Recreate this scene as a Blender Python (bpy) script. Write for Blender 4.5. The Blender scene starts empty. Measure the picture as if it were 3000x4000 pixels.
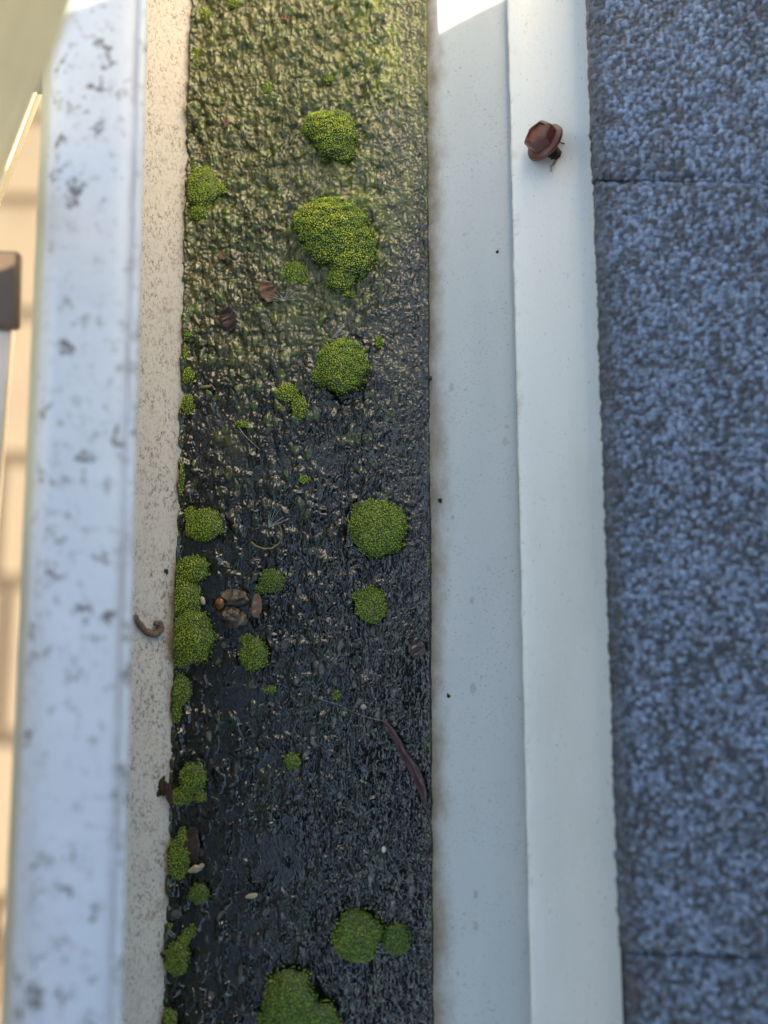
import bpy, bmesh, math, random
import numpy as np
from mathutils import Vector, Matrix

# ------------------------------------------------------------------ camera, sky, sun, exposure
SC = bpy.context.scene
COL = SC.collection
F = 2900.0                      # focal length in photo pixels (photo 3000 x 4000)
H = 0.34                        # camera above the mud in the gutter, metres
PITCH = math.radians(6.2)
cam = bpy.data.cameras.new('camera')
co = bpy.data.objects.new('camera', cam); COL.objects.link(co)
co.location = (0, 0, H); co.rotation_euler = (PITCH, 0, 0)
cam.sensor_fit = 'VERTICAL'; cam.sensor_height = 36; cam.sensor_width = 27
cam.lens = F / 4000 * 36
cam.clip_start = 0.005; cam.clip_end = 200
cam.dof.use_dof = True; cam.dof.focus_distance = 0.343; cam.dof.aperture_fstop = 2.3
SC.camera = co

AZ = math.radians(21); EL = math.radians(32)
w = bpy.data.worlds.new('World'); SC.world = w; w.use_nodes = True
nt = w.node_tree; nt.nodes.clear()
sky = nt.nodes.new('ShaderNodeTexSky'); sky.sky_type = 'NISHITA'; sky.sun_disc = False
sky.sun_elevation = EL; sky.sun_rotation = math.atan2(-math.cos(AZ), -math.sin(AZ))
sky.air_density = 1.0; sky.dust_density = 0.8; sky.ozone_density = 1.0
bg = nt.nodes.new('ShaderNodeBackground'); bg.inputs[1].default_value = 0.055
ow = nt.nodes.new('ShaderNodeOutputWorld')
hs = nt.nodes.new('ShaderNodeHueSaturation'); hs.inputs['Saturation'].default_value = 0.85; hs.inputs['Hue'].default_value = 0.482
nt.links.new(sky.outputs[0], hs.inputs['Color']); nt.links.new(hs.outputs[0], bg.inputs[0]); nt.links.new(bg.outputs[0], ow.inputs[0])
sd = bpy.data.lights.new('sun', 'SUN'); sd.energy = 5.0; sd.angle = math.radians(0.45); sd.color = (1, .80, .54)
so = bpy.data.objects.new('sun', sd); COL.objects.link(so)
sdir = Vector((math.cos(EL) * math.cos(AZ), math.cos(EL) * math.sin(AZ), -math.sin(EL)))
so.rotation_euler = sdir.to_track_quat('-Z', 'Y').to_euler()
SC.view_settings.view_transform = 'Standard'; SC.view_settings.look = 'None'
SC.view_settings.exposure = 2.68; SC.view_settings.gamma = 1

random.seed(4); RNG = np.random.default_rng(11)

# ------------------------------------------------------------------ measuring: where a photo point lies in the place
CP, SP = math.cos(PITCH), math.sin(PITCH)
def ray(px, py):
    a, b = (px - 1500) / F, (2000 - py) / F
    return a, b * CP + SP, b * SP - CP
def at(px, py, z=0.0):
    dx, dy, dz = ray(px, py); t = (z - H) / dz
    return Vector((dx * t, dy * t, z))
def at_d(px, py, d):
    dx, dy, dz = ray(px, py)
    return Vector((dx * d, dy * d, H + dz * d))

# ------------------------------------------------------------------ object helpers
def tag(o, label=None, cat=None, group=None, kind=None):
    if label: o['label'] = label
    if cat: o['category'] = cat
    if group: o['group'] = group
    if kind: o['kind'] = kind
    return o
def empty(name, loc=(0, 0, 0)):
    o = bpy.data.objects.new(name, None); COL.objects.link(o); o.location = loc
    o.empty_display_size = .01
    return o
def link(name, me, mat, parent=None, loc=None):
    o = bpy.data.objects.new(name, me); COL.objects.link(o)
    if mat: me.materials.append(mat)
    if loc is not None: o.location = loc
    if parent is not None:
        o.parent = parent
        if parent.type == 'EMPTY' and loc is None:
            o.location = -parent.location
    return o
def mesh_from(name, V, Fc, smooth=True, col=None, uv=None):
    me = bpy.data.meshes.new(name)
    V = np.asarray(V, dtype=np.float32)
    if isinstance(Fc, np.ndarray):
        n, k = Fc.shape
        me.vertices.add(len(V)); me.vertices.foreach_set('co', V.ravel())
        me.loops.add(n * k); me.loops.foreach_set('vertex_index', Fc.astype(np.int32).ravel())
        me.polygons.add(n); me.polygons.foreach_set('loop_start', np.arange(0, n * k, k, dtype=np.int32))
        me.update(calc_edges=True)
    else:
        me.from_pydata([tuple(map(float, v)) for v in V], [], Fc)
    me.polygons.foreach_set('use_smooth', np.full(len(me.polygons), smooth))
    if col is not None:
        a = me.color_attributes.new('tint', 'FLOAT_COLOR', 'POINT')
        c = np.ones((len(V), 4), np.float32); c[:, :3] = col
        a.data.foreach_set('color', c.ravel())
    if uv is not None:
        a = me.attributes.new('run', 'FLOAT_VECTOR', 'POINT')
        c = np.zeros((len(V), 3), np.float32); c[:, :2] = uv
        a.data.foreach_set('vector', c.ravel())
    me.validate(); me.update()
    return me

# ------------------------------------------------------------------ noise
def _h(ix, iy, s):
    n = (ix.astype(np.int64) * 374761393 + iy.astype(np.int64) * 668265263 + s * 974634777) & 0x7fffffff
    n = ((n ^ (n >> 13)) * 1274126177) & 0x7fffffff
    n = (n ^ (n >> 16)) & 0x7fffffff
    return n / float(0x7fffffff)
def perlin(x, y, s=0):
    x0 = np.floor(x); y0 = np.floor(y); fx = x - x0; fy = y - y0
    u = fx * fx * fx * (fx * (fx * 6 - 15) + 10); v = fy * fy * fy * (fy * (fy * 6 - 15) + 10)
    def g(ax, ay):
        a = _h(x0 + ax, y0 + ay, s) * 2 * np.pi
        return np.cos(a) * (fx - ax) + np.sin(a) * (fy - ay)
    a = g(0, 0) * (1 - u) + g(1, 0) * u; b = g(0, 1) * (1 - u) + g(1, 1) * u
    return (a * (1 - v) + b * v) * 1.5
def fbm(x, y, s=0, o=3):
    r = 0; a = 1.0
    for i in range(o):
        r = r + a * perlin(x, y, s + i * 7); x = x * 2.03 + 3.1; y = y * 2.03 + 1.7; a *= .5
    return r
def worley(x, y, s=0):
    x0 = np.floor(x); y0 = np.floor(y); best = np.full(x.shape, 9.0); cid = np.zeros(x.shape)
    for i in (-1, 0, 1):
        for j in (-1, 0, 1):
            cx = x0 + i; cy = y0 + j
            px = cx + .15 + .7 * _h(cx, cy, s); py = cy + .15 + .7 * _h(cx, cy, s + 5)
            d = (px - x) ** 2 + (py - y) ** 2
            m = d < best; best = np.where(m, d, best); cid = np.where(m, _h(cx, cy, s + 9), cid)
    return np.sqrt(best), cid
def ss(a, b, x):
    t = np.clip((x - a) / (b - a), 0, 1); return t * t * (3 - 2 * t)

# ------------------------------------------------------------------ materials
class NT:
    def __init__(s, name):
        s.m = bpy.data.materials.new(name); s.m.use_nodes = True; s.t = s.m.node_tree
        s.b = s.t.nodes['Principled BSDF']; s.tc = None
    def n(s, ty, **k):
        x = s.t.nodes.new(ty)
        for a, b in k.items(): setattr(x, a, b)
        return x
    def l(s, a, b): s.t.links.new(a, b)
    def obj(s):
        if not s.tc: s.tc = s.n('ShaderNodeNewGeometry')
        return s.tc.outputs['Position']
    def noise(s, scale, det=3, rough=.55, stretch=None, rot=0, dist=0):
        v = s.obj()
        if stretch:
            mp = s.n('ShaderNodeMapping'); mp.inputs['Scale'].default_value = stretch; mp.inputs['Rotation'].default_value = (0, 0, rot)
            s.l(v, mp.inputs[0]); v = mp.outputs[0]
        n = s.n('ShaderNodeTexNoise'); n.inputs['Scale'].default_value = scale; n.inputs['Detail'].default_value = det
        n.inputs['Roughness'].default_value = rough; n.inputs['Distortion'].default_value = dist
        s.l(v, n.inputs['Vector']); return n.outputs['Fac']
    def ramp(s, f, a, b, lo=0.0, hi=1.0):
        r = s.n('ShaderNodeMapRange'); r.interpolation_type = 'SMOOTHSTEP'
        r.inputs[1].default_value = a; r.inputs[2].default_value = b; r.inputs[3].default_value = lo; r.inputs[4].default_value = hi
        s.l(f, r.inputs[0]); return r.outputs[0]
    def math(s, op, a, b):
        r = s.n('ShaderNodeMath', operation=op)
        for i, q in enumerate((a, b)):
            if isinstance(q, (int, float)): r.inputs[i].default_value = q
            else: s.l(q, r.inputs[i])
        return r.outputs[0]
    def mix(s, f, a, b):
        r = s.n('ShaderNodeMix', data_type='RGBA')
        if isinstance(f, (int, float)): r.inputs[0].default_value = f
        else: s.l(f, r.inputs[0])
        for i, q in ((6, a), (7, b)):
            if isinstance(q, tuple): r.inputs[i].default_value = (*q, 1)
            else: s.l(q, r.inputs[i])
        return r.outputs[2]
    def bump(s, f, strength=.3, dist=.0005):
        b = s.n('ShaderNodeBump'); b.inputs['Strength'].default_value = strength; b.inputs['Distance'].default_value = dist
        s.l(f, b.inputs['Height']); s.l(b.outputs[0], s.b.inputs['Normal'])
    def color(s, c):
        if isinstance(c, tuple): s.b.inputs['Base Color'].default_value = (*c, 1)
        else: s.l(c, s.b.inputs['Base Color'])
    def rough(s, r):
        if isinstance(r, (int, float)): s.b.inputs['Roughness'].default_value = r
        else: s.l(r, s.b.inputs['Roughness'])
    def tint(s):
        a = s.n('ShaderNodeAttribute'); a.attribute_name = 'tint'; return a.outputs['Color']
    def run(s):
        a = s.n('ShaderNodeAttribute'); a.attribute_name = 'run'
        x = s.n('ShaderNodeSeparateXYZ'); s.l(a.outputs['Vector'], x.inputs[0]); return x.outputs

def m_simple(name, c, rough=.5, spec=.5, var=.25, scale=400, bump=0, metal=0):
    k = NT(name); n = k.noise(scale, 3)
    k.color(k.mix(n, tuple(q * (1 - var) for q in c), tuple(q * (1 + var) for q in c)))
    k.rough(rough); k.b.inputs['Specular IOR Level'].default_value = spec; k.b.inputs['Metallic'].default_value = metal
    if bump: k.bump(n, bump)
    return k.m

def m_lip():
    k = NT('weathered_sky_tinted_lip'); r = k.run()
    base = k.mix(k.noise(60, 3), (.43, .49, .59), (.54, .60, .70))  # white paint with the blue of the skylight put into its colour
    # soft round mildew spots
    v = k.n('ShaderNodeTexVoronoi'); v.voronoi_dimensions = '2D'; v.inputs['Scale'].default_value = 115; v.inputs['Randomness'].default_value = 1
    dn = k.n('ShaderNodeTexNoise'); dn.inputs['Scale'].default_value = 260; dn.inputs['Detail'].default_value = 3
    k.l(k.obj(), dn.inputs['Vector'])
    add = k.n('ShaderNodeMix', data_type='RGBA', blend_type='LINEAR_LIGHT'); add.inputs[0].default_value = .01
    k.l(k.obj(), add.inputs[6]); k.l(dn.outputs['Color'], add.inputs[7]); k.l(add.outputs[2], v.inputs['Vector'])
    sep = k.n('ShaderNodeSeparateColor'); k.l(v.outputs['Color'], sep.inputs[0])
    size = k.math('MULTIPLY', k.ramp(sep.outputs[0], .58, 1.0), .34)
    spot = k.ramp(k.math('SUBTRACT', v.outputs['Distance'], size), -.22, .12, 1, 0)
    spot = k.math('MULTIPLY', spot, k.ramp(sep.outputs[0], .58, .70))
    fine = k.ramp(k.noise(420, 4, .65), .60, .74)
    spot = k.math('MAXIMUM', k.math('MULTIPLY', spot, .95), k.math('MULTIPLY', fine, .5))
    big = k.ramp(k.noise(170, 5, .7), .54, .68)
    spot = k.math('MAXIMUM', spot, k.math('MULTIPLY', big, .55))
    c = k.mix(spot, base, (.11, .10, .10))
    edge = k.ramp(r[0], .86, .93, 0, 1)
    edge2 = k.math('MULTIPLY', edge, k.ramp(r[0], .93, .985, 1, 0))
    c = k.mix(k.math('MULTIPLY', edge2, k.ramp(k.noise(90, 3, .6, (3, .4, 1)), .35, .65, .1, .8)), c, (.34, .33, .34))
    g = k.ramp(r[0], .17, .24, 1, 0)
    c = k.mix(g, c, k.mix(k.noise(160, 4), (.30, .33, .285), (.42, .45, .39)))
    k.color(c); k.rough(.34); k.bump(k.noise(1500, 3), .12, .0002); return k.m

def m_beige():
    k = NT('dirt_flecked_cream_paint'); r = k.run()
    base = k.mix(k.noise(45, 3), (.40, .375, .345), (.51, .485, .45))
    f1 = k.ramp(k.noise(1000, 5, .75, (1, .55, 1), .6), .52, .62)
    cl = k.ramp(k.noise(95, 4, .6, (1.5, .7, 1), .7), .36, .62, .3, 1)
    f2 = k.ramp(k.noise(420, 5, .8, (1.6, .7, 1), .7), .53, .62)
    c = k.mix(k.math('MULTIPLY', k.math('MULTIPLY', f1, cl), .9), base, (.13, .095, .06))
    c = k.mix(k.math('MULTIPLY', k.math('MULTIPLY', f2, cl), .8), c, (.11, .085, .06))
    f3 = k.ramp(k.noise(50, 6, .75), .56, .70)
    c = k.mix(k.math('MULTIPLY', f3, k.ramp(r[0], .25, .6, .9, .12)), c, (.22, .15, .085))
    e = k.math('MULTIPLY', k.ramp(r[0], .0, .16, 1, 0), k.ramp(k.noise(130, 5, .7), .36, .60, .1, 1))
    c = k.mix(e, c, (.20, .115, .04))
    e2 = k.math('MULTIPLY', k.ramp(r[0], .0, .05, 1, 0), k.ramp(k.noise(260, 4, .7), .4, .6, .25, 1))
    c = k.mix(e2, c, (.05, .045, .02))
    k.color(c); k.rough(.5); k.bump(k.noise(900, 5), .3, .0003); return k.m

def m_back():
    k = NT('pale_grey_painted_gutter_back'); r = k.run()
    base = k.mix(k.noise(30, 3, .5, (2, .5, 1)), (.44, .48, .485), (.54, .575, .57))
    f = k.ramp(k.noise(800, 5, .8), .57, .65)
    c = k.mix(k.math('MULTIPLY', f, k.ramp(k.noise(60, 3), .35, .65, .25, .9)), base, (.20, .19, .17))
    v = k.n('ShaderNodeTexVoronoi'); v.voronoi_dimensions = '2D'; v.inputs['Scale'].default_value = 90
    mp = k.n('ShaderNodeMapping'); mp.inputs['Scale'].default_value = (1.4, .8, 1); k.l(k.obj(), mp.inputs[0]); k.l(mp.outputs[0], v.inputs['Vector'])
    sep = k.n('ShaderNodeSeparateColor'); k.l(v.outputs['Color'], sep.inputs[0])
    ringd = k.math('SUBTRACT', v.outputs['Distance'], k.math('MULTIPLY', sep.outputs[1], .16))
    sp = k.math('MULTIPLY', k.ramp(ringd, -.03, .05, 1, 0), k.ramp(sep.outputs[0], .86, .93))
    sp = k.math('MULTIPLY', sp, k.ramp(k.noise(2300, 4, .8), .42, .56))
    c = k.mix(k.math('MULTIPLY', sp, .6), c, (.16, .15, .14))
    # brown tide line and green algae where the paint meets the mud
    tide = k.math('ADD', r[0], k.math('MULTIPLY', k.noise(85, 5, .65, (1, .6, 1)), .34))
    t1 = k.ramp(tide, .26, .50, 1, 0)
    c = k.mix(k.math('MULTIPLY', t1, .88), c, (.19, .14, .075))
    gr = k.math('MULTIPLY', k.ramp(tide, .18, .34, 1, 0), k.ramp(k.noise(300, 5, .75), .36, .60, .25, 1))
    c = k.mix(gr, c, (.075, .062, .028))
    al = k.math('MULTIPLY', k.ramp(r[0], .01, .10, 1, 0), k.ramp(k.noise(38, 3, .6), .42, .54))
    c = k.mix(al, c, (.065, .10, .010))
    vein = k.math('MULTIPLY', k.ramp(k.noise(300, 5, .7, (2, .16, 1)), .54, .66), k.ramp(r[0], .03, .3, .5, 0))
    c = k.mix(vein, c, (.16, .12, .07))
    k.color(c); k.rough(.38); k.bump(k.noise(1300, 4), .16, .0003); return k.m

def m_drip():
    k = NT('off_white_painted_drip_edge'); r = k.run()
    base = k.mix(k.noise(40, 3, .5, (2, .5, 1)), (.77, .78, .735), (.84, .85, .80))
    f = k.ramp(k.noise(700, 5, .75, (1, .6, 1), .6), .60, .68)
    c = k.mix(k.math('MULTIPLY', f, .45), base, (.30, .29, .26))
    e = k.math('MULTIPLY', k.ramp(r[0], .035, .075, 1, 0), k.ramp(k.noise(60, 5, .7), .30, .62, .35, 1))
    c = k.mix(k.math('MULTIPLY', e, .85), c, (.24, .18, .10))
    e = k.math('MULTIPLY', k.ramp(r[0], .05, .17, 1, 0), k.ramp(k.noise(90, 5, .7), .50, .70))
    c = k.mix(k.math('MULTIPLY', e, .5), c, (.30, .25, .17))
    bl = k.math('MULTIPLY', k.ramp(k.noise(20, 5, .6, (1, .35, 1)), .50, .74), .3)
    c = k.mix(bl, c, (.60, .60, .53))
    f4 = k.math('MULTIPLY', k.ramp(k.noise(170, 5, .75), .66, .74), k.ramp(r[0], .1, .3))
    c = k.mix(k.math('MULTIPLY', f4, .55), c, (.30, .28, .24))
    k.color(c); k.rough(.36); k.bump(k.noise(700, 5, .6, (1, .6, 1), .6), .30, .0005); return k.m

def m_mud():
    k = NT('wet_mud_and_algae'); t = k.tint()
    n = k.noise(1300, 4, .7)
    k.color(k.mix(k.ramp(n, .3, .7), k.mix(.55, t, (0.012, .012, .010)), t))
    a = k.n('ShaderNodeAttribute'); a.attribute_name = 'wet'
    sh = k.ramp(k.noise(420, 4, .7), .50, .58)
    k.rough(k.math('MULTIPLY', k.ramp(a.outputs['Fac'], 0, 1, .34, .07), k.math('SUBTRACT', 1.0, k.math('MULTIPLY', sh, .45))))
    k.l(k.math('ADD', .72, k.math('MULTIPLY', sh, .28)), k.b.inputs['Specular IOR Level'])
    k.bump(k.math('ADD', k.math('MULTIPLY', k.noise(340, 2, .45, (1, .55, 1)), 2.3), k.math('MULTIPLY', n, .06)), 1.0, .00065); return k.m
def m_water():
    k = NT('shallow_dark_water'); k.color((.010, .012, .013)); k.rough(.06)
    k.b.inputs['IOR'].default_value = 1.5; k.b.inputs['Specular IOR Level'].default_value = .9
    k.bump(k.noise(330, 4, .65, (1, .6, 1)), 1.0, .0008); return k.m
def m_moss():
    k = NT('moss_tufts'); t = k.tint(); k.color(t); k.rough(.5)
    k.b.inputs['Subsurface Weight'].default_value = 0; return k.m
def m_granules():
    k = NT('slate_blue_mineral_granules'); t = k.tint()
    n = k.noise(1800, 3, .6); k.color(k.mix(k.ramp(n, .3, .7), k.mix(.4, t, (.02, .02, .025)), t)); k.rough(.42)
    k.b.inputs['Specular IOR Level'].default_value = .8
    k.bump(k.noise(1500, 3), .4, .0006); return k.m
def m_pave():
    k = NT('sandy_concrete_paver'); c = k.mix(k.noise(4, 5), (.088, .074, .056), (.135, .113, .086))
    c = k.mix(k.ramp(k.noise(9, 5, .6), .58, .72), c, (.07, .055, .04))
    k.color(c); k.rough(.85); return k.m

M_LIP, M_BEIGE, M_BACK, M_DRIP = m_lip(), m_beige(), m_back(), m_drip()
M_MUD, M_WATER, M_MOSS, M_GRAN, M_PAVE = m_mud(), m_water(), m_moss(), m_granules(), m_pave()
M_RUST = m_simple('reddish_brown_coated_metal', (.10, .022, .013), .38, .6, .5, 500, .2)
M_RUSTDARK = m_simple('dark_rusted_thread', (.045, .03, .022), .6, .4, .5, 900, .3)
M_LEAFRED = m_simple('wet_reddish_leaf', (.055, .020, .018), .3, .6, .55, 500, .4)
M_LEAFBROWN = m_simple('faded_brown_leaf', (.13, .075, .05), .5, .4, .5, 600, .4)
M_LEAFTAN = m_simple('soaked_tan_leaf', (.16, .10, .07), .4, .5, .3, 500, .3)
M_DARKLEAF = m_simple('soaked_dark_leaf', (.04, .022, .018), .25, .7, .5, 500, .3)
M_STONE = m_simple('wet_brown_pebble', (.055, .040, .028), .3, .6, .85, 900, 1.0)
M_AMBER = m_simple('amber_seed_husk', (.16, .06, .01), .3, .6, .4, 700, .3)
M_FLUFF = m_simple('white_seed_hair', (.62, .61, .58), .5, .4, .1)
M_SHELL = m_simple('cream_shell_flake', (.34, .30, .23), .45, .4, .25, 900, .3)
M_TWIG = m_simple('dark_twig_bark', (.06, .045, .03), .6, .4, .5, 900, .4)
M_TWIGG = m_simple('yellow_green_stem', (.20, .19, .06), .5, .4, .3, 900, .3)
M_CURL = m_simple('dry_curled_brown_leaf', (.12, .085, .06), .7, .3, .6, 900, .5)
M_CLUMP = m_simple('dark_olive_dirt', (.035, .032, .018), .85, .2, .6, 1500, .7)
M_ALU = m_simple('dull_aluminium', (.62, .56, .50), .38, .5, .08, 60, 0, .35)
M_BROWNPL = m_simple('brown_plastic_cap', (.085, .062, .048), .42, .5, .15, 1200, .1)
M_PALE = m_simple('pale_cream_ribbed_rail', (.86, .73, .46), .5, .4, .1, 40)
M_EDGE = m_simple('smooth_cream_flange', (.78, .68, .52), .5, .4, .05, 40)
M_FLANGE_SHADE = m_simple('dark_blue_flange_shade', (.03, .045, .07), .6, .4, .2, 100)  # shade on the flange, given as a dark blue colour
M_BOARD = m_simple('brown_stained_board', (.22, .17, .12), .7, .3, .25, 30, .2)
M_DARK = m_simple('bitumen_underlay', (.03, .03, .033), .8, .3, .3, 300, .3)
M_SOIL = m_simple('joint_sand', (.05, .04, .03), .9, .2, .3, 20)
M_GROUND = m_simple('dry_lawn_earth', (.16, .15, .08), .95, .2, .4, 3)
M_BOUNCE = m_simple('white_clapboard_paint', (.82, .78, .70), .6, .3, .04, 10)
M_CLOTH = m_simple('black_cloth', (.012, .012, .014), .9, .1, .2, 50)
M_SIDING = m_simple('cream_fascia_paint', (.55, .53, .48), .5, .4, .05, 10)

# ------------------------------------------------------------------ long extruded strips (each edge a straight line in the place)
Y0, Y1 = -0.55, 0.95
def line(p, q):
    """world line through p and q, returned as (x,z) at Y0 and Y1"""
    def f(Y):
        t = (Y - p.y) / (q.y - p.y); return (p.x + (q.x - p.x) * t, p.z + (q.z - p.z) * t)
    return f
def L2(pxt, pxb, z, zb=None):
    return line(at(pxt, 0, z), at(pxb, 4000, z if zb is None else zb))
def loft(name, prof, mat, n=300, wob=0.0, wseed=0, parent=None, y0=None, y1=None, closed=True, uvr=None, wobi=None):
    y0 = Y0 if y0 is None else y0; y1 = Y1 if y1 is None else y1
    k = len(prof); V = []; UV = []
    a = [0.0]
    p0 = [f(0.0) for f in prof]
    for i in range(1, k): a.append(a[-1] + math.hypot(p0[i][0] - p0[i - 1][0], p0[i][1] - p0[i - 1][1]))
    last = uvr if uvr else k - 1
    ys = np.linspace(y0, y1, n)
    wv = fbm(ys * 60, ys * 0 + wseed, wseed, 4) * wob
    wl = fbm(ys * 6, ys * 0 + wseed, wseed + 3, 2) * wob * 1.2
    for i, y in enumerate(ys):
        for j, f in enumerate(prof):
            x, z = f(y)
            ww = 1.0 if (wobi is None or j in wobi) else .15
            V.append((x + (wv[i] + wl[i]) * ww, y, z + wl[i] * .5 * ww)); UV.append((min(a[j] / a[last], 1.2), y))
    Fs = []
    for i in range(n - 1):
        for j in range(k if closed else k - 1):
            j2 = (j + 1) % k
            Fs.append((i * k + j, (i + 1) * k + j, (i + 1) * k + j2, i * k + j2))
    if closed:
        Fs.append(tuple(range(k))); Fs.append(tuple((n - 1) * k + j for j in reversed(range(k))))
    me = mesh_from(name, V, Fs, True, uv=UV)
    bm = bmesh.new(); bm.from_mesh(me); bmesh.ops.recalc_face_normals(bm, faces=bm.faces)
    for e in bm.edges:
        if len(e.link_faces) == 2 and e.calc_face_angle() > .6: e.smooth = False
    bm.to_mesh(me); bm.free()
    return link(name, me, mat, parent)
def off(f, dx, dz): return lambda y: (f(y)[0] + dx, f(y)[1] + dz)
def lerp(f, g, t, dz=0): return lambda y: (f(y)[0] * (1 - t) + g(y)[0] * t, f(y)[1] * (1 - t) + g(y)[1] * t + dz)

ZL = 0.080
gutter = empty('gutter', (0, 0, -.05))
tag(gutter, 'white painted metal gutter holding mud and moss, running the full height of the photo', 'gutter')
lip_in = L2(573, 470, ZL)
lip_sh = L2(262, 92, ZL)
lip_out = L2(184, 4, ZL - .012)
prof = [off(lip_out, 0, -.0015), lip_out, off(lip_out, .0009, .0022), lerp(lip_out, lip_sh, .55, .0012), lerp(lip_out, lip_sh, .85, .0011), lerp(lip_sh, lip_in, .04, .0010),
        lerp(lip_sh, lip_in, .12, .0016), lerp(lip_sh, lip_in, .35, .0020), lerp(lip_sh, lip_in, .6, .0020), lerp(lip_sh, lip_in, .80, .0015),
        lerp(lip_sh, lip_in, .86, .0006), lerp(lip_sh, lip_in, .90, .0005), lerp(lip_sh, lip_in, .945, .0015), lerp(lip_sh, lip_in, .98, .0012), lerp(lip_sh, lip_in, 1.0, -.0004),
        off(lip_in, -.0006, -.0030), off(lip_in, -.003, -.0034), off(lerp(lip_sh, lip_in, .5), 0, -.002), off(lip_sh, .001, -.0035)]
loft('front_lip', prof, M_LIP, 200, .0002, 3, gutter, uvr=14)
mudL = L2(758, 640, 0); mudR = L2(1658, 1686, 0)
wallbot = off(mudL, .0025, -.0045); walltop = off(mudL, -.030, .020)
prof = [wallbot, mudL, lerp(mudL, walltop, .3), lerp(mudL, walltop, .7), walltop, off(walltop, -.0005, .052), off(walltop, -.0015, .052), off(walltop, -.0015, -.001), off(wallbot, -.002, -.002)]
loft('front_wall', prof, M_BEIGE, 1400, .00022, 8, gutter, uvr=4, wobi=(0, 1, 2))
# hidden lower face and floor
outer = off(lip_out, .006, -.006)
prof = [off(walltop, -.0025, .0505), off(walltop, -.0025, -.001), off(mudL, -.006, -.014), off(mudL, .004, -.03), off(mudR, .012, -.031), off(mudR, .012, -.0322), off(mudL, .003, -.0312), off(mudL, -.0075, -.0145), off(walltop, -.0038, -.001), off(walltop, -.0038, .0505)]
loft('outer_face', prof, M_SIDING, 40, 0, 1, gutter)
backtop = L2(2010, 2100, .0105)
backbreak = L2(1722, 1752, .0028)
prof = [off(mudR, -.0015, -.004), mudR, lerp(mudR, backbreak, .5, .0001), backbreak, lerp(backbreak, backtop, .35, .0007), lerp(backbreak, backtop, .7, .0006), backtop, off(backtop, .004, .0008), off(backtop, .004, -.0004), off(backbreak, 0, -.0012), off(mudR, 0, -.005)]
loft('back_wall', prof, M_BACK, 1400, .00045, 21, gutter, uvr=6, wobi=(0, 1, 2))

dripL = L2(1981, 2072, .0145); dripR = L2(2302, 2436, .0215)
drip = empty('drip_edge', (0.06, 0, .01)); tag(drip, 'off-white metal drip edge flashing between the gutter and the shingles', 'flashing')
prof = [off(dripL, .0006, -.0016), off(dripL, 0, -.0006), off(dripL, .0003, .0002), lerp(dripL, dripR, .08, .0006), lerp(dripL, dripR, .20, .0001), lerp(dripL, dripR, .5, -.0002), lerp(dripL, dripR, .85, .0004), off(dripR, 0, 0), off(dripR, .020, .003), off(dripR, .020, .002), off(dripR, 0, -.0012), lerp(dripL, dripR, .5, -.0014)]
loft('flashing', prof, M_DRIP, 500, 0, 31, drip, uvr=7)

# fascia and roof under the flashing
prof = [off(mudR, .030, -.030), off(mudR, .034, .0045), off(mudR, .20, .0045), off(mudR, .20, -.35), off(mudR, .030, -.35)]
fas = loft('fascia_board', prof, M_SIDING, 6, 0, 1); tag(fas, 'cream fascia board carrying the gutter under the drip edge', 'fascia')

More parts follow.
